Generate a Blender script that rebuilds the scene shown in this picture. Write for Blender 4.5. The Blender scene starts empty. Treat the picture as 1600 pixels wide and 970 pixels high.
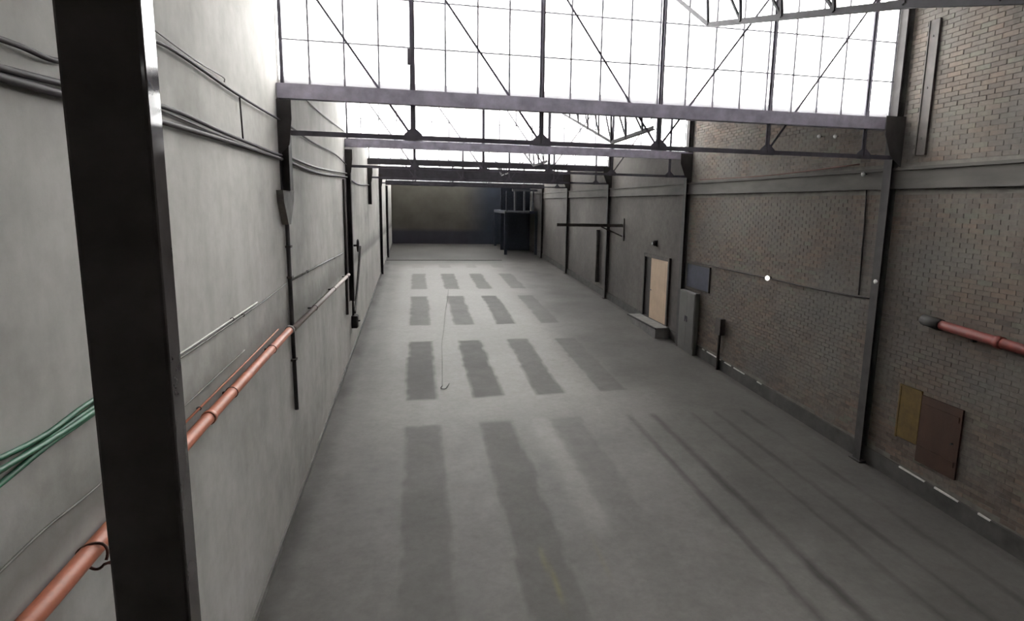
import bpy, math, random
import numpy as np
from mathutils import Vector, Matrix
random.seed(7)
rng = np.random.default_rng(7)
C = bpy.context.scene.collection
SC = bpy.context.scene

# ------------------------------------------------------------------ camera
F, YAW, PIT, ROL = 947.63, .2091, .1618, .0204
cy, sy = math.cos(YAW), math.sin(YAW)
fw = Vector((sy*math.cos(PIT), cy*math.cos(PIT), -math.sin(PIT)))
r0 = Vector((cy, -sy, 0)); u0 = r0.cross(fw)
rt = r0*math.cos(ROL) + u0*math.sin(ROL)
up = u0*math.cos(ROL) - r0*math.sin(ROL)
cd = bpy.data.cameras.new('camera'); cam = bpy.data.objects.new('camera', cd); C.objects.link(cam)
cam.matrix_world = Matrix(((rt.x, up.x, -fw.x, 0), (rt.y, up.y, -fw.y, 0), (rt.z, up.z, -fw.z, 5.0), (0, 0, 0, 1)))
cd.sensor_fit = 'HORIZONTAL'; cd.sensor_width = 36; cd.lens = F/1600*36
cd.shift_x = -51.04/1600; cd.shift_y = -11.12/1600; cd.clip_start = .05
SC.camera = cam

# ------------------------------------------------------------------ overcast sky, exposure
w = bpy.data.worlds.new('overcast_sky'); SC.world = w; w.use_nodes = True
bg = w.node_tree.nodes['Background']
bg.inputs[0].default_value = (1, .985, .96, 1); bg.inputs[1].default_value = 9.0
vs = SC.view_settings
vs.view_transform = 'Standard'; vs.look = 'None'; vs.gamma = 1; vs.use_curve_mapping = False
vs.exposure = 1.0

# ------------------------------------------------------------------ layout constants (metres)
XL, XR = -1.873, 8.238
SL = .0366                                  # the floor rises gently towards the far end
YS = [1.137, 9.415, 17.693, 25.52, 32.88, 39.84]
YE, YB = 48.5, -6.5
GT, GB = 6.58, 6.38                         # gutter beam
ZC, ZT = 5.92, 8.5                          # truss chords
NODES = [-1.86, -.03, 1.88, 3.79, 5.70, 7.53, 8.16]
def fz(y): return SL*y

LY = YS+[YE+.06]

# ------------------------------------------------------------------ materials
M = {}
def nodes(name):
    m = bpy.data.materials.new(name); m.use_nodes = True; nt = m.node_tree
    return m, nt, nt.nodes['Principled BSDF']
def ramp(nt, fac, stops):
    r = nt.nodes.new('ShaderNodeValToRGB'); e = r.color_ramp.elements
    e[0].position = stops[0][0]; e[1].position = stops[-1][0]
    e[0].color = (*stops[0][1], 1); e[1].color = (*stops[-1][1], 1)
    for p, c in stops[1:-1]: e.new(p).color = (*c, 1)
    nt.links.new(fac, r.inputs[0]); return r.outputs[0]
def noise(nt, scale, detail=6, rough=.6, stretch=(1, 1, 1), dim='Object'):
    tc = nt.nodes.new('ShaderNodeTexCoord'); mp = nt.nodes.new('ShaderNodeMapping'); mp.inputs['Scale'].default_value = stretch
    nt.links.new(tc.outputs[dim], mp.inputs[0])
    n = nt.nodes.new('ShaderNodeTexNoise'); n.inputs['Scale'].default_value = scale
    n.inputs['Detail'].default_value = detail; n.inputs['Roughness'].default_value = rough
    nt.links.new(mp.outputs[0], n.inputs['Vector']); return n.outputs['Fac']
def mixc(nt, a, b, fac, mode='MIX'):
    n = nt.nodes.new('ShaderNodeMix'); n.data_type = 'RGBA'; n.blend_type = mode
    for s, v in ((6, a), (7, b)):
        if isinstance(v, tuple): n.inputs[s].default_value = (*v, 1)
        else: nt.links.new(v, n.inputs[s])
    if isinstance(fac, (int, float)): n.inputs[0].default_value = fac
    else: nt.links.new(fac, n.inputs[0])
    return n.outputs[2]
def bump(nt, b, h, strength=.3, dist=.02):
    n = nt.nodes.new('ShaderNodeBump'); n.inputs['Strength'].default_value = strength; n.inputs['Distance'].default_value = dist
    nt.links.new(h, n.inputs['Height']); nt.links.new(n.outputs[0], b.inputs['Normal'])
def simple(name, c, rough=.6, metal=0, var=.25, scale=9, stretch=(1, 1, 1), spec=.5):
    m, nt, b = nodes(name)
    f = noise(nt, scale, stretch=stretch)
    lo = tuple(x*(1-var) for x in c); hi = tuple(min(1, x*(1+var)) for x in c)
    nt.links.new(ramp(nt, f, [(.3, lo), (.7, hi)]), b.inputs['Base Color'])
    b.inputs['Roughness'].default_value = rough; b.inputs['Metallic'].default_value = metal
    b.inputs['Specular IOR Level'].default_value = spec
    M[name] = m; return m
simple('steel_dark', (.085, .078, .095), .65, var=.35, scale=5)
simple('rafter_steel', (.04, .036, .044), .7, var=.3, scale=5)
simple('steel_brown', (.05, .041, .036), .65, var=.4, scale=6)
simple('gutter_shaded', (.05, .046, .056), .65, var=.3, scale=4)  # gutter paint for the farther lines, their backlit shade put into the colour
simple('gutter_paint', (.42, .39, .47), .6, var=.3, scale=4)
simple('post_paint', (.09, .08, .077), .07, var=.3, scale=5)
simple('column_paint', (.042, .038, .037), .75, var=.4, scale=4)
simple('bar_paint', (.24, .23, .25), .6, var=.2, scale=8)
simple('cable_black', (.03, .022, .025), .7)
simple('pipe_grey', (.13, .125, .11), .6, var=.35, scale=6)
simple('pipe_pale', (.42, .41, .385), .55, var=.2)
simple('pipe_orange', (.46, .15, .085), .5, var=.22, scale=7)
simple('pipe_faded', (.34, .28, .26), .6, var=.12, scale=5)
simple('pipe_red', (.13, .016, .011), .6, var=.35, scale=7)
simple('hose_green', (.03, .155, .085), .5, var=.3)
simple('wire_rust', (.10, .035, .025), .7)
simple('concrete_grey', (.17, .165, .155), .8, var=.3, scale=3)
simple('kerb_dark', (.055, .052, .048), .85, var=.4, scale=3)
simple('corbel_concrete', (.15, .145, .135), .85, var=.35, scale=5)
simple('ring_beam', (.078, .072, .064), .85, var=.35, scale=2.5, stretch=(1, .3, 1))
simple('door_tan', (.50, .37, .26), .55, var=.12, scale=2)
simple('frame_dark', (.03, .027, .025), .7)
simple('cabinet_grey', (.115, .112, .105), .5, var=.15, scale=3)
simple('board_blue', (.035, .038, .062), .7, var=.3, scale=5)
simple('board_yellow', (.11, .068, .014), .7, var=.35, scale=5)
simple('board_brown', (.042, .017, .009), .6, var=.3, scale=3, stretch=(1, 1, .2))
simple('chip_white', (.55, .54, .51), .7, var=.2)
simple('porcelain', (.85, .85, .83), .25, var=.05)
simple('platform_paint', (.04, .048, .07), .6, var=.25)
simple('platform_pale', (.16, .17, .19), .6, var=.2)
simple('box_grey', (.10, .10, .11), .6)
simple('roof_sheet', (.74, .74, .75), .7, var=.08, scale=3)

def mat_plaster():
    m, nt, b = nodes('plaster_white')
    big = noise(nt, .55, 5, .6, (1, .8, 1)); fine = noise(nt, 5, 8, .65)
    streak = noise(nt, 1.6, 5, .6, (1, 1.2, .3))
    c = ramp(nt, big, [(.3, (.33, .322, .298)), (.5, (.475, .463, .437)), (.7, (.545, .527, .508))])
    c = mixc(nt, c, ramp(nt, streak, [(.35, (.74, .74, .71)), (.62, (1, 1, 1))]), .55, 'MULTIPLY')
    c = mixc(nt, c, ramp(nt, fine, [(.3, (.84, .83, .82)), (.6, (1, 1, 1))]), .8, 'MULTIPLY')
    # the grimy strip between the conduit and the orange pipe, with its own ragged edges
    tc = nt.nodes.new('ShaderNodeTexCoord'); sp = nt.nodes.new('ShaderNodeSeparateXYZ'); nt.links.new(tc.outputs['Object'], sp.inputs[0])
    zz = math_(nt, math_(nt, math_(nt, noise(nt, 2.5, 6, .7), 'MULTIPLY', .35), 'ADD', sp.outputs[2]), 'DIVIDE', 10)
    band = ramp(nt, zz, [(.318, (0, 0, 0)), (.335, (1, 1, 1)), (.352, (.75, .75, .75)), (.372, (.25, .25, .25)), (.398, (0, 0, 0))])
    c = mixc(nt, c, (.135, .132, .12), math_(nt, band, 'MULTIPLY', .68))
    foot = ramp(nt, zz, [(.03, (1, 1, 1)), (.10, (0, 0, 0))])
    c = mixc(nt, c, (.22, .215, .20), math_(nt, foot, 'MULTIPLY', .3))
    nt.links.new(c, b.inputs['Base Color']); b.inputs['Roughness'].default_value = .85
    bump(nt, b, fine, .25, .01); M['plaster_white'] = m
def math_(nt, a, op, v):
    n = nt.nodes.new('ShaderNodeMath'); n.operation = op; nt.links.new(a, n.inputs[0])
    if isinstance(v, (int, float)): n.inputs[1].default_value = v
    else: nt.links.new(v, n.inputs[1])
    return n.outputs[0]
mat_plaster()

def mat_rightwall():
    m, nt, b = nodes('render_brown')
    big = noise(nt, .7, 6, .65); fine = noise(nt, 6, 8, .65)
    c = ramp(nt, big, [(.3, (.072, .064, .06)), (.5, (.098, .087, .08)), (.72, (.128, .116, .104))])
    c = mixc(nt, c, ramp(nt, fine, [(.3, (.7, .7, .7)), (.65, (1, 1, 1))]), .9, 'MULTIPLY')
    nt.links.new(c, b.inputs['Base Color']); b.inputs['Roughness'].default_value = .9
    bump(nt, b, fine, .3, .01); M['render_brown'] = m
mat_rightwall()

def mat_brick(name, per_object):
    m, nt, b = nodes(name)
    if per_object:
        oi = nt.nodes.new('ShaderNodeObjectInfo'); rnd = oi.outputs['Random']
    else:
        at = nt.nodes.new('ShaderNodeAttribute'); at.attribute_name = 'tone'; rnd = at.outputs['Fac']
    c = ramp(nt, rnd, [(0, (.08, .064, .054)), (.3, (.118, .090, .073)), (.55, (.14, .112, .09)), (.8, (.155, .108, .082)), (1, (.122, .118, .09))])
    ge = nt.nodes.new('ShaderNodeNewGeometry')
    def wn(scale, det):
        n = nt.nodes.new('ShaderNodeTexNoise'); n.inputs['Scale'].default_value = scale; n.inputs['Detail'].default_value = det
        nt.links.new(ge.outputs['Position'], n.inputs['Vector']); return n.outputs['Fac']
    # old limewash and soot in large patches
    c = mixc(nt, c, (.135, .128, .115), ramp(nt, wn(.9, 5), [(.4, (0, 0, 0)), (.66, (.75, .75, .75))]))
    c = mixc(nt, c, (.085, .08, .075), ramp(nt, wn(.6, 6), [(.5, (0, 0, 0)), (.72, (.7, .7, .7))]))
    c = mixc(nt, c, ramp(nt, wn(14, 6), [(.3, (.7, .7, .7)), (.65, (1.1, 1.1, 1.1))]), .8, 'MULTIPLY')
    nt.links.new(c, b.inputs['Base Color']); b.inputs['Roughness'].default_value = .9
    M[name] = m
mat_brick('brick_each', True); mat_brick('brick_mass', False)
simple('mortar', (.135, .125, .11), .95, var=.3, scale=4)

def mat_floor():
    m, nt, b = nodes('floor_concrete')
    def att(n):
        a = nt.nodes.new('ShaderNodeAttribute'); a.attribute_name = n; return a.outputs['Fac']
    big = noise(nt, .8, 7, .65); fine = noise(nt, 9, 8, .7); blot = noise(nt, 2.6, 6, .65)
    c = ramp(nt, big, [(.3, (.135, .129, .120)), (.5, (.172, .163, .152)), (.7, (.20, .190, .178))])
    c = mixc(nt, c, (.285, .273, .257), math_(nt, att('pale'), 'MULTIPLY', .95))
    c = mixc(nt, c, (.058, .054, .050), math_(nt, att('dirt_dark'), 'MULTIPLY', .95))
    c = mixc(nt, c, (.22, .19, .08), math_(nt, att('yellow'), 'MULTIPLY', .5))
    c = mixc(nt, c, ramp(nt, blot, [(.32, (.78, .77, .76)), (.6, (1, 1, 1))]), .7, 'MULTIPLY')
    c = mixc(nt, c, ramp(nt, fine, [(.3, (.80, .80, .79)), (.62, (1, 1, 1))]), .8, 'MULTIPLY')
    nt.links.new(c, b.inputs['Base Color'])
    r = ramp(nt, blot, [(.3, (.55, .55, .55)), (.7, (.7, .7, .7))])
    r = mixc(nt, r, (.75, .75, .75), att('dirt_dark'))
    nt.links.new(r, b.inputs['Roughness']); b.inputs['Specular IOR Level'].default_value = .26
    bump(nt, b, fine, .15, .008); M['floor_concrete'] = m
mat_floor()

def mat_endwall():
    m, nt, b = nodes('end_wall_paint')
    tc = nt.nodes.new('ShaderNodeTexCoord'); sp = nt.nodes.new('ShaderNodeSeparateXYZ'); nt.links.new(tc.outputs['Object'], sp.inputs[0])
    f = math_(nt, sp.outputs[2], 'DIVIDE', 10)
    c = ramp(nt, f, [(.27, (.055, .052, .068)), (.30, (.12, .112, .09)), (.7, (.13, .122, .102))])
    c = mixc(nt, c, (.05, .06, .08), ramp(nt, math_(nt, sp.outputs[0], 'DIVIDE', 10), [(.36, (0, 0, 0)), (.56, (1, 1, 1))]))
    c = mixc(nt, c, ramp(nt, noise(nt, .8, 5), [(.3, (.7, .7, .7)), (.7, (1.1, 1.1, 1.1))]), .8, 'MULTIPLY')
    nt.links.new(c, b.inputs['Base Color']); b.inputs['Roughness'].default_value = .9; M['end_wall_paint'] = m
mat_endwall()

def mat_bulb():
    m, nt, b = nodes('bulb_glow'); b.inputs['Base Color'].default_value = (.9, .9, .88, 1); b.inputs['Roughness'].default_value = .3
    b.inputs['Emission Color'].default_value = (1, .97, .92, 1); b.inputs['Emission Strength'].default_value = .6; M['bulb_glow'] = m
mat_bulb()

def mat_glass():
    m = bpy.data.materials.new('dusty_glass'); m.use_nodes = True; nt = m.node_tree; nt.nodes.clear()
    o = nt.nodes.new('ShaderNodeOutputMaterial'); t = nt.nodes.new('ShaderNodeBsdfTransparent'); t.inputs[0].default_value = (.95, .955, .955, 1)
    tr = nt.nodes.new('ShaderNodeBsdfTranslucent'); tr.inputs[0].default_value = (.9, .9, .9, 1)
    g = nt.nodes.new('ShaderNodeBsdfGlossy'); g.inputs['Roughness'].default_value = .05
    m1 = nt.nodes.new('ShaderNodeMixShader'); m2 = nt.nodes.new('ShaderNodeMixShader')
    m1.inputs[0].default_value = .10; m2.inputs[0].default_value = .03
    nt.links.new(t.outputs[0], m1.inputs[1]); nt.links.new(tr.outputs[0], m1.inputs[2])
    nt.links.new(m1.outputs[0], m2.inputs[1]); nt.links.new(g.outputs[0], m2.inputs[2]); nt.links.new(m2.outputs[0], o.inputs[0])
    M['dusty_glass'] = m
mat_glass()

# ------------------------------------------------------------------ mesh helpers
class MB:
    def __init__(s): s.v = []; s.f = []; s.sm = []
    def box(s, x0, x1, y0, y1, z0, z1):
        n = len(s.v)
        s.v += [(x, y, z) for z in (z0, z1) for y in (y0, y1) for x in (x0, x1)]
        s.f += [tuple(n+i for i in q) for q in ((0, 2, 3, 1), (4, 5, 7, 6), (0, 1, 5, 4), (2, 6, 7, 3), (0, 4, 6, 2), (1, 3, 7, 5))]
        s.sm += [False]*6; return s
    def bar(s, a, b, wd, dp, upv=(0, 1, 0)):              # rectangular bar from a to b; dp measured along upv
        a = Vector(a); b = Vector(b); d = (b-a).normalized(); u = Vector(upv); u = (u-d*u.dot(d)).normalized(); p = d.cross(u)
        n = len(s.v)
        for c in (a, b):
            for i, j in ((-1, -1), (1, -1), (1, 1), (-1, 1)): s.v.append(tuple(c+p*(i*wd/2)+u*(j*dp/2)))
        s.f += [tuple(n+i for i in q) for q in ((0, 1, 2, 3), (7, 6, 5, 4), (0, 4, 5, 1), (1, 5, 6, 2), (2, 6, 7, 3), (3, 7, 4, 0))]
        s.sm += [False]*6; return s
    def angle(s, a, b, size, upv=(0, 1, 0)):              # L-section
        s.bar(a, b, size, size*.16, upv)
        a = Vector(a); b = Vector(b); d = (b-a).normalized(); u = Vector(upv); u = (u-d*u.dot(d)).normalized(); p = d.cross(u)
        o = p*(size*.42)+u*(size*.5)
        s.bar(a+o, b+o, size*.16, size, upv); return s
    def tube(s, pts, r, seg=10, cap=True):
        pts = [Vector(p) for p in pts]; n0 = len(s.v); prev = None
        rr = r if isinstance(r, (list, tuple)) else [r]*len(pts)
        for i, p in enumerate(pts):
            d = (pts[min(i+1, len(pts)-1)]-pts[max(i-1, 0)]).normalized()
            if prev is None:
                ref = Vector((0, 0, 1)) if abs(d.z) < .9 else Vector((1, 0, 0)); u = (ref-d*ref.dot(d)).normalized()
            else: u = (prev-d*prev.dot(d)).normalized()
            prev = u; v = d.cross(u)
            for k in range(seg):
                a = 2*math.pi*k/seg; s.v.append(tuple(p+(u*math.cos(a)+v*math.sin(a))*rr[i]))
        for i in range(len(pts)-1):
            for k in range(seg):
                a = n0+i*seg+k; b = n0+i*seg+(k+1) % seg
                s.f.append((a, b, b+seg, a+seg)); s.sm.append(True)
        if cap:
            s.f.append(tuple(n0+k for k in reversed(range(seg)))); s.f.append(tuple(n0+(len(pts)-1)*seg+k for k in range(seg))); s.sm += [False, False]
        return s
    def prism(s, poly, axis, a0, a1):                     # poly in the two other axes
        n = len(s.v); k = len(poly)
        for a in (a0, a1):
            for p, q in poly:
                s.v.append((a, p, q) if axis == 'x' else (p, a, q) if axis == 'y' else (p, q, a))
        s.f.append(tuple(n+i for i in range(k))); s.f.append(tuple(n+k+i for i in reversed(range(k))))
        s.f += [(n+i, n+k+i, n+k+(i+1) % k, n+(i+1) % k) for i in range(k)]; s.sm += [False]*(k+2); return s
    def build(s, name, mat, parent=None, bevel=0, world=True):
        o = Vector((0, 0, 0))
        if parent is not None and world:
            p = parent
            while p is not None: o += p.location; p = p.parent
        me = bpy.data.meshes.new(name); me.from_pydata([(x-o.x, y-o.y, z-o.z) for x, y, z in s.v], [], s.f)
        me.polygons.foreach_set('use_smooth', s.sm); me.update()
        import bmesh
        bm = bmesh.new(); bm.from_mesh(me); bmesh.ops.recalc_face_normals(bm, faces=bm.faces); bm.to_mesh(me); bm.free()
        me.materials.append(M[mat]); ob = bpy.data.objects.new(name, me); C.objects.link(ob)
        if parent is not None: ob.parent = parent
        if bevel:
            md = ob.modifiers.new('bevel', 'BEVEL'); md.width = bevel; md.segments = 2; md.limit_method = 'ANGLE'
        return ob
def tag(o, label, cat, group=None):
    o['label'] = label; o['category'] = cat
    if group: o['group'] = group
    return o
def thing(name, loc, label, cat, group=None):
    o = bpy.data.objects.new(name, None); C.objects.link(o); o.location = loc; o.empty_display_size = .1
    return tag(o, label, cat, group)
def struct(o, label=None):
    o['kind'] = 'structure'
    if label: o['label'] = label
    return o
def link_copy(src, name, loc, parent):
    o = bpy.data.objects.new(name, src.data); C.objects.link(o); o.location = loc; o.parent = parent; return o
def curve_pts(P, n=8):                                    # Catmull-Rom through P
    P = [Vector(p) for p in P]; out = []
    Q = [P[0]*2-P[1]]+P+[P[-1]*2-P[-2]]
    for i in range(1, len(Q)-2):
        for k in range(n):
            t = k/n; a, b, c, d = Q[i-1:i+3]
            out.append(.5*((2*b)+(c-a)*t+(2*a-5*b+4*c-d)*t*t+(3*b-a-3*c+d)*t**3))
    out.append(P[-1]); return out

# ------------------------------------------------------------------ floor
def build_floor():
    step = .06
    nx = int((XR-XL+.5)/step)+1; ny = int((YE-YB)/step)+1
    xs = np.linspace(XL-.25, XR+.25, nx); ys = np.linspace(YB, YE, ny)
    X, Y = np.meshgrid(xs, ys)
    def vnoise(sc, seed):
        r = np.random.default_rng(seed); n = 256; g = r.random((n, n))
        a = X/sc+37; b = Y/sc+91; i = np.floor(a).astype(int); j = np.floor(b).astype(int); u = a-i; v = b-j
        u = u*u*(3-2*u); v = v*v*(3-2*v); G = lambda p, q: g[p % n, q % n]
        return (G(i, j)*(1-u)+G(i+1, j)*u)*(1-v)+(G(i, j+1)*(1-u)+G(i+1, j+1)*u)*v
    n1 = vnoise(.9, 1); n2 = vnoise(.28, 2); n3 = vnoise(2.6, 3)
    wob = (n1-.5)*.07+(n2-.5)*.07
    ss = lambda e0, e1, t: (lambda q: q*q*(3-2*q))(np.clip((t-e0)/(e1-e0), 0, 1))
    def rect(x0, x1, y0, y1, s=.05):
        return ss(x0-s, x0+s, X+wob)*(1-ss(x1-s, x1+s, X+wob))*ss(y0-s*1.6, y0+s*1.6, Y+wob)*(1-ss(y1-s*1.6, y1+s*1.6, Y+wob))
    dirt_dark = np.zeros_like(X); pale = np.zeros_like(X); yel = np.zeros_like(X)
    cols = [(-.28, .42), (1.24, 1.95), (2.77, 3.43), (4.35, 5.06), (5.92, 6.65)]
    rows = [(4.6, 12.2), (13.7, 18.9), (21.05, 26.45), (28.2, 32.9), (35.2, 38.2)]
    st = [[.52, .58, .30, .14, .10], [.82, .84, .72, .62, .45], [.66, .72, .82, .6, .4], [.55, .66, .66, .6, .3], [.2, .3, .3, .3, .2]]
    for (y0, y1), row in zip(rows, st):
        for (x0, x1), s in zip(cols, row):
            dirt_dark = np.maximum(dirt_dark, s*rect(x0, x1, y0, y1)*(.86+.12*n1+.12*n2))
    # dark outlines left round the two right-hand footprints of the nearest row
    for x, wd, s in ((4.5, .08, .85), (5.06, .11, 1.0), (6.0, .10, .9), (6.55, .12, .95), (7.25, .13, .9)):
        dx = X+wob*.6-(x+(12.2-Y)*.02)
        dirt_dark = np.maximum(dirt_dark, s*np.exp(-(dx/wd)**2)*ss(4, 5, Y)*(1-ss(12.0, 12.4, Y))*(.6+.7*n1))
    # paler lanes between the footprints, strongest along mid-hall
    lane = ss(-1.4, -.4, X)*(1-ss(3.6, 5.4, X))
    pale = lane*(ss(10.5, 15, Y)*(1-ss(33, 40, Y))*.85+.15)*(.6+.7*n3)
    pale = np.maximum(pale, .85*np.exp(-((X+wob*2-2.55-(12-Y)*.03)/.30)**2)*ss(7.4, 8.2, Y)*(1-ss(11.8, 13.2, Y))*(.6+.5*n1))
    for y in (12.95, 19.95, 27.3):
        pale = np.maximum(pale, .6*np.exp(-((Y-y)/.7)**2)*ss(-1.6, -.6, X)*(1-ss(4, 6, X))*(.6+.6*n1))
    # grime along the walls; darker right-hand side, near floor and far end
    dirt_dark = np.maximum(dirt_dark, .62*ss(3.6, 6.6, X+(n3-.5)*1.6)*(.75+.4*n1))
    dirt_dark = np.maximum(dirt_dark, .8*ss(7.75, 8.1, X+wob))
    dirt_dark = np.maximum(dirt_dark, .8*(1-ss(-1.78, -1.4, X+wob*1.5))*(.5+.7*n1))
    dirt_dark = np.maximum(dirt_dark, .85*ss(34.5, 40, Y)*(.75+.3*n3))
    dirt_dark = np.maximum(dirt_dark, .25*(1-ss(6, 11, Y))*(.5+n3*.8))
    dirt_dark = np.maximum(dirt_dark, .3*ss(.72, 1.1, n2*n1*1.7)*(1-ss(7, 13, Y)))
    # remnants of yellow lines near the camera
    for xa, xb in ((1.62, 1.72), (2.42, 2.40)):
        d = X+wob*.3-(xa+(xb-xa)*(7.6-Y)/1.5)
        yel = np.maximum(yel, np.exp(-(d/.035)**2)*(1-ss(7.2, 8.0, Y))*ss(.35, .6, n1))
    co = np.stack([X, Y, SL*Y], -1).reshape(-1, 3).astype(np.float32)
    idx = np.arange(nx*ny).reshape(ny, nx)
    q = np.stack([idx[:-1, :-1], idx[:-1, 1:], idx[1:, 1:], idx[1:, :-1]], -1).reshape(-1, 4).astype(np.int32)
    me = bpy.data.meshes.new('floor')
    me.vertices.add(len(co)); me.vertices.foreach_set('co', co.ravel())
    me.loops.add(q.size); me.loops.foreach_set('vertex_index', q.ravel())
    me.polygons.add(len(q)); me.polygons.foreach_set('loop_start', np.arange(0, q.size, 4, dtype=np.int32))
    me.update(); me.validate()
    for n, a in (('dirt_dark', dirt_dark), ('pale', pale), ('yellow', yel)):
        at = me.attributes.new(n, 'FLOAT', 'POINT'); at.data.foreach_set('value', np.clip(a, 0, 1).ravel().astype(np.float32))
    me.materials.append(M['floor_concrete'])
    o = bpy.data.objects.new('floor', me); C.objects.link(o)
    struct(o, 'worn grey concrete floor with rows of dark machine footprints')
    slab = MB().prism([(YB, fz(YB)-.02), (YE, fz(YE)-.02), (YE, fz(YE)-.3), (YB, fz(YB)-.3)], 'x', XL-.3, XR+.3).build('floor_slab', 'concrete_grey', o)
    return o
build_floor()

# ------------------------------------------------------------------ side walls follow the saw-tooth profile
def rz0(k): return 6.26 if k == 5 else 6.62
P = []
for k in range(6):
    P += [(LY[k]+.12, rz0(k)+.04), (LY[k+1]+.12, 8.68)]
prof = [(YB-.3, -.7), (YE+.18, -.7)] + list(reversed(P)) + [(YB-.3, 6.66)]
wl = struct(MB().prism(prof, 'x', XL-.3, XL).build('wall_left', 'plaster_white'), 'stained white plastered side wall')
wr = struct(MB().prism(prof, 'x', XR, XR+.3).build('wall_right', 'render_brown'), 'dark brick side wall, rendered farther back')
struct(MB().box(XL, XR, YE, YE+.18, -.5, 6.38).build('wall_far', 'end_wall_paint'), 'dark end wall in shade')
struct(MB().box(XL, XR, YB-.3, YB, -.7, 6.6).build('wall_back', 'render_brown'))
rf = MB()
for k in range(6):
    y0, y1 = LY[k]+.16, LY[k+1]+.16
    rf.prism([(y0, rz0(k)), (y1, 8.62), (y1, 8.72), (y0, rz0(k)+.1)], 'x', XL, XR)
rf.box(XL, XR, YB, YS[0]+.16, 6.62, 6.72)
struct(rf.build('ceiling', 'roof_sheet'), 'saw-tooth roof of pale sheets')

# skirting and kerbs
b = MB(); b.prism([(5.0, fz(5.0)), (YE, fz(YE)), (YE, fz(YE)+.30), (5.0, fz(5.0)+.30)], 'x', XR-.05, XR)
bs = struct(b.build('baseboard_right', 'kerb_dark'), 'dark concrete skirting along the brick wall')
for y0, y1 in ((7.30, 7.75), (7.95, 8.5), (6.75, 6.95), (13.7, 14.25), (14.4, 14.75), (14.95, 15.8), (15.95, 16.1), (12.9, 13.1)):
    MB().prism([(y0, fz(y0)+.285), (y1, fz(y1)+.285), (y1, fz(y1)+.312), (y0, fz(y0)+.305)], 'x', XR-.058, XR-.03).build('paint_chip', 'chip_white', bs)
b = MB(); b.prism([(2.0, fz(2.0)), (YE, fz(YE)), (YE, fz(YE)+.09), (2.0, fz(2.0)+.09)], 'x', XL, XL+.03)
struct(b.build('baseboard_left', 'concrete_grey'), 'low grey skirting along the white wall')
b = MB().box(XL, 5.3, 38.45, 38.57, fz(38.5)-.005, fz(38.5)+.02); struct(b.build('trim_1', 'frame_dark'), 'dark steel joint strip across the far floor')

# ------------------------------------------------------------------ brickwork of the right wall
def screen(p):
    d = Vector(p)-Vector((0, 0, 5)); z = d.dot(fw)
    if z <= .1: return (-1, -1, z)
    return (851.04+F*d.dot(rt)/z, 473.88-F*d.dot(up)/z, z)
def build_bricks():
    BL, BH, PX, PZ = .241, .067, .25, .075
    items = []
    for row in range(2, 112):
        z = .12+row*PZ
        off = (row % 2)*PX/2
        for k in range(0, 53):
            y = 4.9+off+k*PX
            if y+BL > 17.55: continue
            if z < fz(y)+.33: continue
            ytop = y-YS[0] if y < YS[1] else y-YS[1]
            if z+BH > 6.62+max(0, ytop-.16)*2.0/8.28-.02: continue
            if 5.36 < z+BH and z < 5.76: continue
            items.append((y, z))
    me = MB().box(-.012, .01, 0, BL, 0, BH)
    m = bpy.data.meshes.new('brick'); m.from_pydata(me.v, [], me.f); m.materials.append(M['brick_each'])
    def key(it):
        x, yy, d = screen((XR, it[0]+BL/2, it[1]+BH/2))
        vis = 0 <= x <= 1600 and 0 <= yy <= 970
        return (0 if vis else 1, d)
    items.sort(key=key)
    for y, z in items[:300]:
        o = bpy.data.objects.new('brick', m); C.objects.link(o); o.parent = wr
        o.location = (XR+random.uniform(-.002, .003), y+random.uniform(-.003, .003), z+random.uniform(-.002, .002))
    V = []; Fc = []; T = []
    for y, z in items[300:]:
        dx = random.uniform(-.002, .003); q = MB().box(XR-.012+dx, XR+.01, y, y+BL+random.uniform(-.006, .004), z, z+BH)
        n = len(V); V += q.v; Fc += [tuple(n+i for i in f) for f in q.f]; T += [random.random()]*8
    m2 = bpy.data.meshes.new('brickwork'); m2.from_pydata(V, [], Fc); m2.materials.append(M['brick_mass'])
    at = m2.attributes.new('tone', 'FLOAT', 'POINT'); at.data.foreach_set('value', T)
    o = bpy.data.objects.new('brickwork', m2); C.objects.link(o); o.parent = wr; o['kind'] = 'stuff'
    MB().box(XR-.006, XR+.005, 4.9, 17.56, .2, 6.62).build('mortar_bed', 'mortar', wr)
build_bricks()
# concrete ring beam with two projecting edges
tb = MB().box(XR-.05, XR, 4.5, YE, 5.40, 5.74).build('trim_2', 'ring_beam'); struct(tb, 'grey concrete ring beam along the brick wall')
MB().box(XR-.09, XR-.05, 4.5, YE, 5.70, 5.75).build('ledge', 'ring_beam', tb); MB().box(XR-.085, XR-.05, 4.5, YE, 5.385, 5.425).build('ledge', 'ring_beam', tb)

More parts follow.
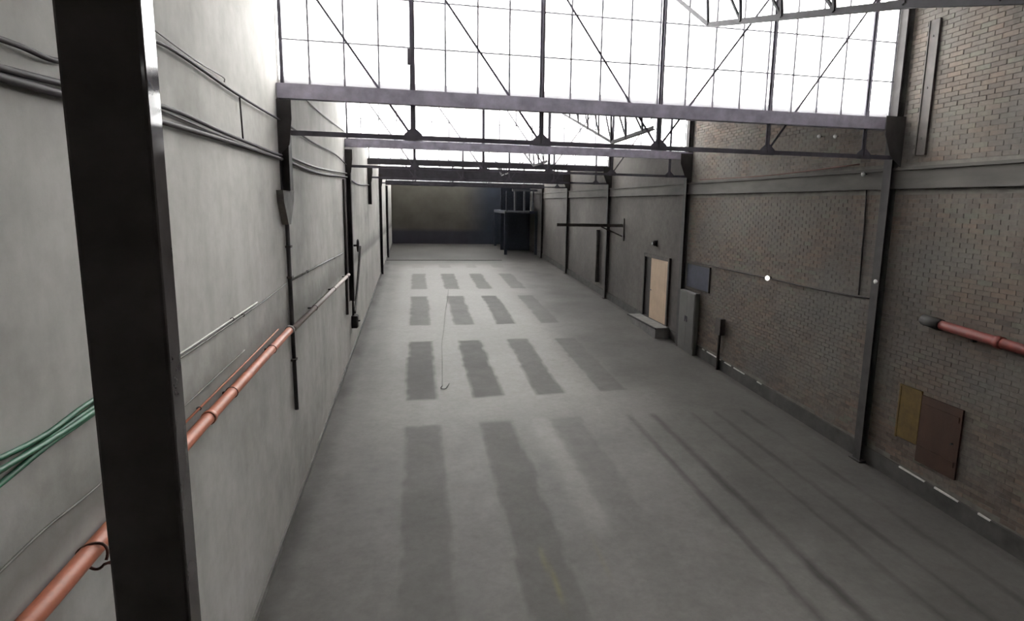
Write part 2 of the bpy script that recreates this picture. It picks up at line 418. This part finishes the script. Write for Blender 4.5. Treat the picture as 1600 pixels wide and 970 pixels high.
# ------------------------------------------------------------------ glazing, gutters, trusses on each line
ORD = ['nearest', 'second nearest', 'third nearest', 'fourth nearest', 'fifth', 'farthest, end-wall']
PITCH = .4755
def build_line(k):
    y = LY[k]; o = ORD[k-1]
    last = (k >= 5)
    gt, gb = (6.4, 6.2) if k == 6 else (6.27, 6.0) if last else (GT+(.06 if k > 1 else 0), (6.10 if k == 4 else GB+(.05 if k > 1 else 0)))
    top = 8.52
    # window wall
    win = bpy.data.objects.new('window_%d' % k, None); C.objects.link(win); win.location = (XL, y, gt)
    struct(win, '%s band of roof glazing, small panes in thin steel bars' % o)
    yw = y+.08
    xs = [XL+.05]
    n = 1
    while -1.93+PITCH*n < XR-.1:
        xs.append(-1.93+PITCH*n); n += 1
    xs.append(XR-.03)
    zs = [gt+.02, 7.2, 7.84, top]
    src = MB().box(-.013, .013, -.02, .02, 0, top-gt).build('bar', 'bar_paint', win, world=False)
    src.location = (xs[0]-XL, yw-y, 0)
    for x in xs[1:]: link_copy(src, 'bar', (x-XL, yw-y, 0), win)
    for z in zs: MB().box(xs[0], xs[-1], yw-.018, yw+.018, z-.009, z+.009).build('cross_bar', 'bar_paint', win)
    cache = {}
    for i in range(len(xs)-1):
        for j in range(len(zs)-1):
            wd = round(xs[i+1]-xs[i], 3); ht = round(zs[j+1]-zs[j], 3)
            loc = (xs[i]-XL, yw-y, zs[j]-gt)
            if (wd, ht) in cache: link_copy(cache[(wd, ht)], 'pane', loc, win)
            else:
                p = MB().box(.006, wd-.006, -.003, .003, .004, ht-.004).build('pane', 'dusty_glass', win, world=False); p.location = loc; cache[(wd, ht)] = p
    # frame jambs and head
    MB().box(XL+.03, XL+.075, yw-.03, yw+.03, gt, top).build('jamb', 'steel_dark', win); MB().box(XR-.05, XR, yw-.03, yw+.03, gt, top).build('jamb', 'bar_paint', win)
    MB().box(XL, XR, yw-.04, yw+.04, top, top+.08).build('head', 'steel_dark', win)
    if k == 6: return
    # gutter beam: channel section
    gp = 'gutter_paint' if k < 3 else 'gutter_shaded'
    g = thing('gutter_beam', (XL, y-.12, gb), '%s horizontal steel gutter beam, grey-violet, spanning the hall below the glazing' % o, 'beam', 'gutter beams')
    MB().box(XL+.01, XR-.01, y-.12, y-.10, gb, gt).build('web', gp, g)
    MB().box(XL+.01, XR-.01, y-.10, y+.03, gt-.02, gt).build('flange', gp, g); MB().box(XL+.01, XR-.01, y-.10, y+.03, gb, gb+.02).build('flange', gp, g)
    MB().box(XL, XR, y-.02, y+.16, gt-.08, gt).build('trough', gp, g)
    if last: return
    # transverse truss
    yt = y-.03
    t = thing('roof_truss', (XL, yt, ZC), '%s cross-hall steel lattice truss with diagonals standing before the glazing' % o, 'truss', 'cross-hall roof trusses')
    MB().box(XL, XR, yt-.05, yt-.04, ZC-.035, ZC+.035).box(XL, XR, yt-.04, yt+.04, ZC+.022, ZC+.035).build('bottom_chord', 'steel_dark', t)
    MB().box(XL, XR, yt-.05, yt+.05, ZT-.04, ZT+.05).build('top_chord', 'steel_dark', t)
    for i, x in enumerate(NODES[1:-1]):
        MB().box(x-.037, x+.037, yt-.025, yt-.01, ZC, ZT).box(x-.007, x+.007, yt-.06, yt+.03, ZC, ZT).build('vertical', 'steel_dark', t)
        MB().prism([(x-.13, ZC-.04), (x+.13, ZC-.04), (x+.13, ZC+.05), (x+.04, ZC+.13), (x-.04, ZC+.13), (x-.13, ZC+.05)], 'y', yt-.036, yt-.026).build('gusset', 'steel_dark', t)
    dg = [((NODES[i], ZT), (NODES[i+1], ZC)) for i in range(3)]+[((NODES[i+1], ZT), (NODES[i], ZC)) for i in (3, 4)]
    for a, c in dg:
        MB().angle((a[0], yt, a[1]), (c[0], yt, c[1]), .034).build('diagonal', 'steel_dark', t)
    # ridge-wise truss under the slope that rises to this line
    ya = YS[k-1]+.2; yb = y-.05; X0 = 3.79
    lt = thing('rafter_truss', (X0, ya, 6.2), '%s lengthwise lattice truss hung under the roof slope at mid-span' % o, 'truss', 'lengthwise rafter trusses')
    low = [(ya, 6.27), (ya+2.2, 6.24), (y-1.55, 7.38), (yb, 8.28)] if k > 1 else [(ya, 6.1), (2.7, 6.16), (4.39, 6.61), (y-1.55, 7.38), (yb, 8.28)]
    ztop = lambda yy: 6.52+(yy-YS[k-1]-.16)*2.0/(y-YS[k-1])
    for p, q in zip(low[:-1], low[1:]):
        MB().angle((X0, p[0], p[1]), (X0, q[0], q[1]), .06, (1, 0, 0)).build('bottom_chord', 'rafter_steel', lt)
    MB().bar((X0, ya, ztop(ya)), (X0, yb, ztop(yb)), .06, .06, (1, 0, 0)).build('top_chord', 'rafter_steel', lt)
    def zl(yy):
        for p, q in zip(low[:-1], low[1:]):
            if p[0] <= yy <= q[0]: return p[1]+(q[1]-p[1])*(yy-p[0])/(q[0]-p[0])
        return low[-1][1]
    ysn = np.linspace(ya+.5, y-1.55, 8)
    for i, yy in enumerate(ysn):
        a = (X0, yy, zl(yy)); c = (X0, yy+.12, ztop(yy+.12))
        MB().bar(a, c, .03, .03, (1, 0, 0)).build('strut', 'rafter_steel', lt)
        if i < len(ysn)-1:
            c2 = (X0, ysn[i+1]-.12, ztop(ysn[i+1]-.12)); MB().bar(a, c2, .026, .026, (1, 0, 0)).build('diagonal', 'rafter_steel', lt)
for k in range(1, 7): build_line(k)

# ------------------------------------------------------------------ columns of the brick side
RC = ['nearest dark steel column on the brick wall, left of the brown board', 'dark steel column between the tan door and the grey cabinet', 'dark column on the right wall crossed by the horizontal arm',
      'slim dark column, fourth along the right wall', 'slim dark column, fifth and farthest along the right wall']
for k in range(1, 6):
    y = YS[k]; z0 = fz(y); zt = 8.5 if k < 5 else 6.0
    wd = .19
    c = thing('steel_column', (XR, y, z0), RC[k-1], 'column', 'columns of the right wall')
    xo = XR-.15
    MB().box(xo, xo+.016, y-wd/2, y+wd/2, z0+.02, zt).build('flange', 'column_paint', c)
    MB().box(XR-.036, XR-.02, y-wd/2, y+wd/2, z0+.02, zt).build('flange', 'column_paint', c)
    MB().box(xo+.016, XR-.036, y-.008, y+.008, z0+.02, zt).build('web', 'column_paint', c)
    MB().box(xo-.05, XR-.055, y-wd/2-.05, y+wd/2+.05, z0-.004, z0+.025).build('base_plate', 'column_paint', c)
    if k < 5:
        MB().prism([(XR-.02, 5.75), (XR-.26, 5.95), (XR-.40, 6.3), (XR-.40, 6.6), (XR-.02, 6.6)], 'y', y-.155, y-.14).build('gusset_plate', 'column_paint', c)
c = thing('steel_channel', (XR-.02, 8.84, 5.93), 'dark upright channel on the upper brick panel beside the nearest column', 'channel')
MB().box(XR-.06, XR-.018, 8.74, 8.94, 5.93, 8.05).build('web', 'steel_brown', c); MB().box(XR-.075, XR-.06, 8.92, 8.94, 5.93, 8.05).build('lip', 'steel_brown', c)
for z in (6.2, 7.0, 7.8): MB().tube([(XR-.06, 8.84, z), (XR-.072, 8.84, z)], .016, 6).build('bolt', 'column_paint', c)

# ------------------------------------------------------------------ columns of the white side
def left_column(k, zb, label, corbel):
    y = YS[k]; c = thing('wall_column', (XL, y, zb), label, 'column', 'columns of the white wall')
    zt = 6.36 if k < 5 else 5.96; d = .13
    MB().box(XL+d-.014, XL+d, y-.11, y+.11, zb, zt).build('flange', 'column_paint', c)
    MB().box(XL, XL+.014, y-.11, y+.11, zb, zt).build('flange', 'column_paint', c)
    MB().box(XL+.014, XL+d-.014, y-.007, y+.007, zb, zt).build('web', 'column_paint', c)
    if k < 5: MB().prism([(XL, 5.6), (XL+.15, 5.75), (XL+.19, 6.1), (XL+.19, 6.36), (XL, 6.36)], 'y', y-.145, y-.13).build('gusset_plate', 'column_paint', c)
    if corbel:
        MB().prism([(y-.42, zb), (y+.36, zb), (y+.30, zb-.16), (y+.02, zb-.48), (y-.14, zb-.48), (y-.38, zb-.16)], 'x', XL, XL+.09).build('corbel', 'corbel_concrete', c)
left_column(1, 5.12, 'nearest dark column stub on the white wall, ending on a concrete corbel', True)
left_column(2, 2.2, 'second dark column of the white wall, beside the hanging cables', False)
left_column(3, 4.86, 'third column stub of the white wall, short and dark', False)
left_column(4, fz(YS[4]), 'fourth dark column of the white wall, running down to the floor', False)
left_column(5, fz(YS[5]), 'farthest dark column of the white wall, by the end wall', False)

dpp = thing('drain_pipe', (XL, 9.47, 1.82), 'thin dark downpipe under the nearest corbel, ending above the floor', 'pipe')
MB().tube([(XL+.035, 9.44, 4.70), (XL+.035, 9.46, 3.2), (XL+.035, 9.5, 1.82)], .03, 12).build('tube', 'column_paint', dpp)
for z in (4.3, 3.85, 2.6): MB().box(XL, XL+.075, 9.405, 9.53, z, z+.03).build('clip', 'steel_brown', dpp)

# ------------------------------------------------------------------ foreground post
p = thing('steel_post', (-.515, 1.245, fz(1.24)), 'broad black steel post close to the camera', 'post')
MB().box(-.580, -.449, 1.20, 1.262, fz(1.24)+.02, 6.61).build('shaft', 'post_paint', p, bevel=.006)
MB().box(-.66, -.37, 1.12, 1.36, fz(1.24)-.004, fz(1.24)+.02).build('base_plate', 'steel_dark', p)

# ------------------------------------------------------------------ pipes and cables of the white wall
def pipe(name, label, cat, pts, r, mat, clips=(), clipmat='steel_brown', group=None, side=-1):
    t = thing(name, Vector(pts[0]), label, cat, group)
    MB().tube(pts, r, 12).build('tube', mat, t)
    for (y, z) in clips:
        wx = XL if side < 0 else XR
        px = Vector(pts[0]).x
        wx += .003*(1 if side < 0 else -1)
        m = MB().box(min(wx, px), max(wx, px), y-.015, y+.015, z-.012, z+.012)
        R = r+.004; ring = [(px+R*math.cos(a), y, z+R*math.sin(a)) for a in np.linspace(0, 2*math.pi, 17)]
        m.tube(ring, .004, 6, False); m.build('clip', clipmat, t)
    return t
xo = XL+.085
po = pipe('orange_pipe', 'thick orange-red pipe running along the white wall, wire loop near its end', 'pipe',
     [(xo, y, z) for y, z in ((1.6, 3.03), (3.1, 3.04), (4.0, 3.07), (5.3, 3.11), (7.2, 3.14), (9.0, 3.16))], .052, 'pipe_orange', [(4.6, 3.09), (6.2, 3.125), (7.9, 3.148)], 'wire_rust')
a = np.linspace(-.3, 2*math.pi-.6, 30)
MB().tube([(xo+.01+.074*math.cos(t), 3.52+.02*math.sin(t*2), 3.03+.075*math.sin(t)) for t in a]+[(xo+.13, 3.56, 2.985), (xo+.10, 3.60, 2.935), (xo+.04, 3.62, 2.925)], .008, 8).build('wire_loop', 'wire_rust', po)
MB().tube([(xo, 5.5, 3.113), (xo, 5.53, 3.113), (xo, 5.56, 3.114)], .062, 14).build('coupling', 'pipe_orange', po)
MB().tube([(xo, 8.98, 3.16), (xo, 9.06, 3.16)], .062, 14).build('coupling', 'pipe_faded', po)
pipe('faded_pipe', 'dull pinkish-grey pipe continuing behind the orange one along the white wall', 'pipe', [(XL+.118, 9.1, 3.16), (XL+.118, 13, 3.12), (XL+.118, 16.5, 3.08)], .042, 'pipe_faded', [(11, 3.14), (13.5, 3.115), (16, 3.085)])
pipe('orange_conduit', 'thin orange conduit just above the thick orange pipe', 'pipe', [(XL+.022, 4.2, 3.19), (XL+.022, 7.2, 3.23), (XL+.022, 8.6, 3.26)], .010, 'pipe_orange', [(5.5, 3.207)])
pipe('pale_conduit', 'pale metal conduit on the white wall above the orange pipe', 'pipe', [(XL+.02, 4.02, 3.77), (XL+.02, 5.4, 3.77), (XL+.02, 7.6, 3.79)], .010, 'pipe_pale', [(4.6, 3.77), (6.6, 3.78)])
pipe('dark_conduit', 'thin grey conduit just below the pale one on the white wall', 'pipe', [(XL+.018, 4.02, 3.735), (XL+.018, 5.4, 3.735), (XL+.018, 7.9, 3.755), (XL+.018, 9.35, 3.80)], .009, 'pipe_grey', [(5.0, 3.735), (7.0, 3.747)])
pipe('wall_conduit', 'grey conduit on the white wall between first and second column', 'pipe', [(XL+.02, 9.55, 3.80), (XL+.02, 13, 3.74), (XL+.02, 16.4, 3.66)], .016, 'pipe_grey', [(11, 3.775), (14.5, 3.7)])
pipe('crack_line', 'thin dark tube drawn as the crack line along the grimy strip of the white wall', 'cable', curve_pts([(XL+.014, 2.2, 3.30), (XL+.014, 2.9, 3.315), (XL+.014, 3.3, 3.33), (XL+.014, 3.85, 3.31), (XL+.014, 5.2, 3.33), (XL+.014, 7.0, 3.36)]), .007, 'pipe_grey')  # slim tube standing in for the crack in the plaster
for i, (dz0, dz1, dx) in enumerate(((.12, .056, .02), (.03, .016, .02), (-.06, -.020, .02), (.07, .018, .058))):
    tag(MB().tube(curve_pts([(XL+dx, 2.0, 3.75+dz0*1.5), (XL+dx, 2.9, 3.745+dz0*.75), (XL+dx, 3.35, 3.757+dz0*.35), (XL+dx, 3.72, 3.765+dz1), (XL+dx, 3.98, 3.77+dz1)]), .014, 10).build('green_hose', 'hose_green'),
        ['topmost green hose of the bundle on the white wall left of the post', 'inner green hose of the bundle left of the black post', 'lowest green hose of the bundle left of the black post', 'outer green hose lying over the bundle left of the black post'][i], 'hose', 'green hoses on the white wall')
# upper cables
def cable(label, P, r, mat='cable_black'):
    return tag(MB().tube(curve_pts(P), r, 8).build('wall_cable', mat), label, 'cable', 'upper cables on the white wall')
cable('highest dark cable on the white wall, dipping towards the black post', [(XL+.04, 2.5, 5.66), (XL+.04, 3.4, 5.69), (XL+.04, 3.9, 5.71), (XL+.04, 4.6, 5.98), (XL+.04, 5.3, 6.12), (XL+.04, 7.2, 6.08), (XL+.05, 9.2, 6.07)], .015)
cable('thin loose cable just above the highest one on the white wall', [(XL+.03, 5.0, 6.20), (XL+.03, 5.4, 6.18), (XL+.03, 6.1, 6.16), (XL+.03, 6.75, 6.17), (XL+.03, 6.8, 6.13)], .006, 'pipe_grey')
cable('middle cable run on the white wall, upper line of the close pair', [(XL+.04, 2.5, 5.54), (XL+.04, 3.6, 5.57), (XL+.04, 5.2, 5.66), (XL+.04, 6.6, 5.63), (XL+.04, 8.6, 5.60), (XL+.04, 9.25, 5.60)], .019)
cable('thin grey cable just under the middle run on the white wall', [(XL+.03, 4.6, 5.63), (XL+.03, 5.2, 5.63), (XL+.03, 6.6, 5.595), (XL+.03, 9.2, 5.565)], .010, 'pipe_grey')
cable('lowest thick cable run on the white wall, lower line of the close pair', [(XL+.045, 2.5, 5.50), (XL+.045, 3.6, 5.52), (XL+.045, 5.2, 5.545), (XL+.045, 7, 5.555), (XL+.045, 9.25, 5.55)], .022)
cable('slack cable falling from the first column towards the second', [(XL+.04, 9.6, 6.08), (XL+.04, 12, 6.03), (XL+.04, 15.1, 6.05), (XL+.04, 17.5, 5.95)], .015)
cable('upper line of the cable pair between first and second column', [(XL+.04, 9.6, 5.62), (XL+.04, 12.5, 5.60), (XL+.04, 17.5, 5.72)], .018, 'pipe_grey')
cable('lower line of the cable pair between first and second column', [(XL+.045, 9.6, 5.54), (XL+.045, 12.5, 5.50), (XL+.045, 17.5, 5.62)], .024)
cable('cable between the second and third column of the white wall', [(XL+.04, 17.9, 5.60), (XL+.04, 21, 5.52), (XL+.04, 25.4, 5.62)], .025)
cable('thin short cable high on the white wall behind the nearest beam', [(XL+.03, 10.6, 6.72), (XL+.03, 13, 6.70), (XL+.03, 17.4, 6.80)], .012, 'pipe_grey')
tag(MB().tube([(XL+.03, 7.32, 6.07), (XL+.03, 7.34, 5.85), (XL+.03, 7.36, 5.62)], .009, 8).build('link_conduit', 'cable_black'), 'short upright conduit joining the two cable runs on the white wall', 'pipe')
for z0, z1, yy in ((5.5, 5.38, 5.98), (5.5, 5.36, 6.25)):
    pass
# fittings round the second column
tag(MB().tube([(XL+.04, 16.75, 5.54), (XL+.04, 16.72, 4.0), (XL+.04, 16.6, 2.0)], .035, 10).build('upright_conduit', 'steel_brown'), 'upright brown conduit just before the second column of the white wall', 'pipe')
sw = thing('switch_box', (XL, 18.05, 1.38), 'small dark switch box low on the white wall under hanging cables', 'switch box')
MB().box(XL, XL+.16, 17.88, 18.18, 1.36, 1.72).build('body', 'frame_dark', sw, bevel=.015); MB().box(XL+.16, XL+.175, 17.9, 18.16, 1.38, 1.70).build('lid', 'column_paint', sw)
MB().tube([(XL+.175, 18.03, 1.55), (XL+.23, 18.03, 1.56)], .02, 10).build('lever', 'steel_brown', sw)
tag(MB().tube(curve_pts([(XL+.04, 20.9, 3.5), (XL+.05, 20.1, 2.9), (XL+.06, 18.9, 2.1), (XL+.08, 18.12, 1.78)]), .035, 8).build('slanting_cable', 'steel_brown'), 'dark cable slanting down the white wall to the switch box', 'cable')
tag(MB().tube([(XL+.05, 17.98, 2.22), (XL+.05, 17.98, 1.73)], .03, 8).build('feed_conduit', 'steel_brown'), 'short upright conduit entering the switch box from above', 'pipe')
vw = thing('valve_wheel', (XL, 19.1, 3.66), 'small dark valve wheel high on the white wall past the second column', 'valve')
ring = [(XL+.13, 19.1+.17*math.cos(t), 3.66+.17*math.sin(t)) for t in np.linspace(0, 2*math.pi, 21)]
MB().tube(ring, .025, 8, False).build('rim', 'frame_dark', vw); MB().tube([(XL, 19.1, 3.66), (XL+.15, 19.1, 3.66)], .03, 8).build('stem', 'frame_dark', vw)
for t in (0, math.pi/2): MB().bar((XL+.13, 19.1-.17*math.cos(t), 3.66-.17*math.sin(t)), (XL+.13, 19.1+.17*math.cos(t), 3.66+.17*math.sin(t)), .03, .02, (1, 0, 0)).build('spoke', 'frame_dark', vw)
jb = thing('junction_box', (-.03, 9.33, 6.94), 'small dark box fixed to an upright of the nearest truss', 'junction box')
MB().box(-.10, -.045, 9.30, 9.36, 6.93, 7.15).build('body', 'box_grey', jb, bevel=.006); MB().box(-.095, -.05, 9.292, 9.30, 6.94, 7.14).build('lid', 'steel_dark', jb)

# ------------------------------------------------------------------ brick-wall fittings
DY0, DYM, DY1 = 18.85, 20.35, 20.95
dr = bpy.data.objects.new('door_1', None); C.objects.link(dr); dr.location = (XR, 19.8, 1.05); struct(dr, 'tan door standing beside a dark gap above a concrete step')
MB().box(XR-.012, XR+.0, DYM, DY1, 1.04, 3.2).build('dark_opening', 'frame_dark', dr)
lf = MB().box(XR-.06, XR-.012, DY0, DYM, 1.05, 3.2).build('leaf', 'door_tan', dr, bevel=.004)
for z0, z1 in ((1.2, 2.0), (2.15, 3.08)):
    MB().box(XR-.066, XR-.06, DY0+.18, DYM-.18, z0, z1).build('panel', 'door_tan', lf)
MB().tube([(XR-.06, DYM-.1, 2.07), (XR-.11, DYM-.1, 2.07), (XR-.11, DYM-.24, 2.07)], .014, 8).build('handle', 'steel_dark', lf)
MB().box(XR-.08, XR, DY1, DY1+.1, 1.04, 3.32).build('frame_post', 'frame_dark', dr); MB().box(XR-.08, XR, DY0-.1, DY0, 1.04, 3.32).build('frame_post', 'steel_brown', dr); MB().box(XR-.08, XR, DY0, DY1, 3.2, 3.32).build('frame_head', 'steel_brown', dr)
stp = thing('door_step', (XR-.4, 19.9, fz(19.9)), 'grey concrete step below the tan door', 'step')
MB().prism([(18.5, fz(18.5)-.01), (21.2, fz(21.2)-.01), (21.2, 1.03), (18.5, 1.03)], 'x', XR-.55, XR-.06).build('tread', 'concrete_grey', stp, bevel=.01)
MB().box(XR-.57, XR-.53, 18.48, 21.22, .985, 1.035).build('nosing', 'frame_dark', stp)
lm = thing('bulkhead_lamp', (XR, 20.1, 3.62), 'small dark bulkhead lamp on the wall above the tan door', 'lamp')
MB().box(XR-.03, XR, 20.0, 20.22, 3.62, 3.84).build('back_plate', 'frame_dark', lm); MB().tube([(XR-.03, 20.11, 3.73), (XR-.10, 20.11, 3.73), (XR-.14, 20.11, 3.72)], [.10, .095, .05], 14).build('cap', 'frame_dark', lm)
MB().tube([(XR-.14, 20.11, 3.72), (XR-.16, 20.11, 3.72)], .04, 10).build('lens', 'porcelain', lm)
cb = thing('metal_cabinet', (XR-.2, 17.0, fz(17)), 'plain grey metal cabinet against the brick wall right of the door', 'cabinet')
MB().prism([(16.42, fz(16.42)), (17.5, fz(17.5)), (17.5, 2.48), (16.42, 2.48)], 'x', XR-.20, XR-.06).build('body', 'cabinet_grey', cb, bevel=.01)
for ya, yb2 in ((16.45, 16.955), (16.965, 17.47)):
    d = MB().box(XR-.215, XR-.20, ya, yb2, .78, 2.44).build('door', 'cabinet_grey', cb)
    MB().box(XR-.235, XR-.215, yb2-.07 if ya < 16.5 else ya+.04, yb2-.04 if ya < 16.5 else ya+.07, 1.55, 1.72).build('handle', 'steel_dark', d)
bb = thing('blue_board', (XR-.03, 16.7, 2.6), 'dark blue board on the wall above the grey cabinet', 'board')
MB().box(XR-.045, XR-.018, 15.95, 17.4, 2.60, 3.28).build('panel', 'board_blue', bb); MB().box(XR-.06, XR-.018, 15.92, 15.95, 2.57, 3.31).box(XR-.06, XR-.018, 17.4, 17.43, 2.57, 3.31).box(XR-.06, XR-.018, 15.95, 17.4, 3.28, 3.31).box(XR-.06, XR-.018, 15.95, 17.4, 2.57, 2.60).build('frame', 'frame_dark', bb)
hy = thing('standpipe', (XR-.1, 15.05, fz(15.05)), 'dark upright standpipe with a box on the brick wall right of the cabinet', 'pipe')
MB().tube([(XR-.09, 15.05, fz(15.05)), (XR-.09, 15.05, 1.85)], .045, 12).build('tube', 'steel_brown', hy); MB().box(XR-.17, XR-.018, 14.9, 15.2, 1.55, 2.0).build('box', 'steel_brown', hy, bevel=.01)
# boards near the first column
yb_ = thing('yellow_board', (XR-.03, 8.43, 1.1), 'faded yellow board on the brick wall beside the brown one', 'board')
MB().box(XR-.04, XR-.018, 8.22, 8.66, 1.12, 2.02).build('panel', 'board_yellow', yb_); MB().box(XR-.048, XR-.018, 8.22, 8.66, 2.02, 2.05).box(XR-.048, XR-.018, 8.66, 8.69, 1.1, 2.05).build('edge', 'board_yellow', yb_)
br = thing('brown_board', (XR-.04, 7.81, .85), 'red-brown wooden board on the brick wall near the floor', 'board')
MB().box(XR-.05, XR-.018, 7.42, 8.2, .86, 2.0).build('panel', 'board_brown', br)
for z in (1.05, 1.78): MB().box(XR-.065, XR-.05, 7.46, 8.16, z, z+.09).build('batten', 'board_brown', br)
MB().tube([(XR-.06, 7.52, 1.42), (XR-.10, 7.52, 1.42)], .018, 8).build('knob', 'frame_dark', br)
# pipes and cables on the brick wall
pr = thing('red_pipe', (XR-.1, 7.9, 3.22), 'dark red pipe on the brick wall at the right edge', 'pipe')
MB().tube([(XR-.11, 8.0, 3.24), (XR-.11, 6.7, 3.17), (XR-.11, 4.6, 3.05)], .075, 14).build('tube', 'pipe_red', pr); MB().tube([(XR-.11, 8.3, 3.26), (XR-.11, 7.95, 3.235)], .09, 14).build('end_cap', 'frame_dark', pr)
MB().tube([(XR-.11, 7.0, 3.185), (XR-.11, 6.9, 3.18)], .09, 14).build('coupling', 'pipe_red', pr)
MB().bar((XR-.10, 7.4, 3.1), (XR-.018, 7.4, 3.1), .03, .04, (0, 1, 0)).build('bracket', 'frame_dark', pr)
tag(MB().tube(curve_pts([(XR-.04, 17.3, 3.36), (XR-.04, 14.9, 3.36), (XR-.04, 12.9, 3.37), (XR-.04, 11.2, 3.36), (XR-.04, 9.6, 3.40)]), .014, 8).build('sagging_cable', 'cable_black'), 'thin dark cable along the brick wall through the white lamp', 'cable')
lp = thing('wall_lamp', (XR, 12.9, 3.33), 'small bright white bulb on the brick wall cable', 'lamp')
MB().tube([(XR-.02, 12.9, 3.38), (XR-.07, 12.9, 3.38)], .03, 12).build('socket', 'frame_dark', lp)
MB().tube([(XR-.07, 12.9, 3.38), (XR-.09, 12.9, 3.38), (XR-.12, 12.9, 3.38), (XR-.15, 12.9, 3.38), (XR-.165, 12.9, 3.38)], [.03, .055, .065, .05, .02], 14).build('bulb', 'bulb_glow', lp)
tag(MB().tube([(XR-.03, 10.02, 5.40), (XR-.03, 9.98, 4.6), (XR-.03, 9.94, 3.42)], .013, 8).build('drop_cable', 'cable_black'), 'thin upright cable on the brick wall just left of the nearest column', 'cable')
tag(MB().tube(curve_pts([(XR-.10, 16.8, 5.80), (XR-.10, 13.2, 5.78), (XR-.10, 10.2, 5.86)]), .014, 8).build('ledge_cable', 'wire_rust'), 'rusty red cable lying along the ring beam ledge', 'cable')
def insul(y, z, label, x=XR, s=1):
    t = thing('insulator', (x, y, z), label, 'insulator', 'white insulators on the brick wall')
    MB().tube([(x+.005, y, z), (x-.05*s, y, z)], .012, 8).build('pin', 'steel_brown', t)
    MB().tube([(x-.05*s, y, z), (x-.06*s, y, z), (x-.09*s, y, z), (x-.11*s, y, z)], [.02, .042, .042, .018], 12).build('cap', 'porcelain', t)
insul(10.03, 5.67, 'white insulator on the ring beam left of the nearest column', XR-.05)
insul(11.5, 6.5, 'white insulator high on the brick wall under the glazing, farther of two')
insul(10.99, 6.45, 'white insulator high on the brick wall under the glazing, nearer of two')
insul(9.36, 3.75, 'white insulator on the flange of the nearest column', XR-.148, .6)

# ------------------------------------------------------------------ far right: arm and platform
am = thing('jib_arm', (8.2, 23.7, 4.1), 'dark horizontal arm reaching out from the right wall', 'beam')
MB().box(5.46, XR-.004, 23.66, 23.74, 4.15, 4.27).build('arm', 'steel_brown', am); MB().bar((XR-.03, 23.7, 3.77), (7.3, 23.7, 4.15), .05, .05).build('brace', 'steel_brown', am); MB().box(XR-.04, XR-.003, 23.55, 23.85, 3.6, 4.5).build('wall_plate', 'steel_brown', am)
tag(MB().tube([(XR-.10, 26.9, 3.9), (XR-.10, 26.8, 1.5)], .09, 10).build('downpipe', 'steel_brown'), 'thick dark downpipe on the right wall past the arm', 'pipe')
pf = thing('steel_gallery', (7.1, 43, fz(43)), 'blue-grey steel gallery with posts at the far right corner', 'gallery')
MB().box(5.9, XR-.06, 41.5, 47.5, 4.32, 4.52).build('deck', 'platform_paint', pf); MB().box(5.88, 7.6, 41.46, 41.5, 4.40, 4.52).build('deck_edge', 'platform_pale', pf)
MB().box(6.4, XR-.1, 41.5, 41.62, 5.84, 5.98).build('top_beam', 'platform_pale', pf)
for x in (6.05, 6.6, 7.25, 7.85): MB().box(x-.06, x+.06, 41.5, 41.62, 4.52, 5.84).build('post', 'platform_pale' if x > 6.2 else 'platform_paint', pf)
for x in (5.98, 8.1):
    for y in (41.6, 47.3): MB().box(x-.09, x+.09, y-.09, y+.09, fz(y)-.01, 4.32).build('leg', 'platform_paint', pf)
MB().box(6.0, XR-.06, 44.4, 44.5, fz(44.4), 4.32).build('back_panel', 'platform_paint', pf); MB().box(6.0, XR-.06, 44.4, 44.5, 4.52, 6.2).build('back_panel', 'platform_paint', pf)

# ------------------------------------------------------------------ cable on the floor
P = [(.56, 14.6), (.60, 15.4), (.66, 17), (.72, 18.6), (.86, 20.5), (1.0, 22.8), (1.22, 25.5), (1.42, 28.4)]
tag(MB().tube(curve_pts([(.74, 14.75, fz(14.75)+.014), (.62, 14.35, fz(14.35)+.014), (.52, 14.45, fz(14.45)+.014)]+[(x, y, fz(y)+.014) for x, y in P]), .009, 8).build('floor_cable', 'pipe_grey'), 'thin dark cable lying along the floor between the footprints', 'cable')
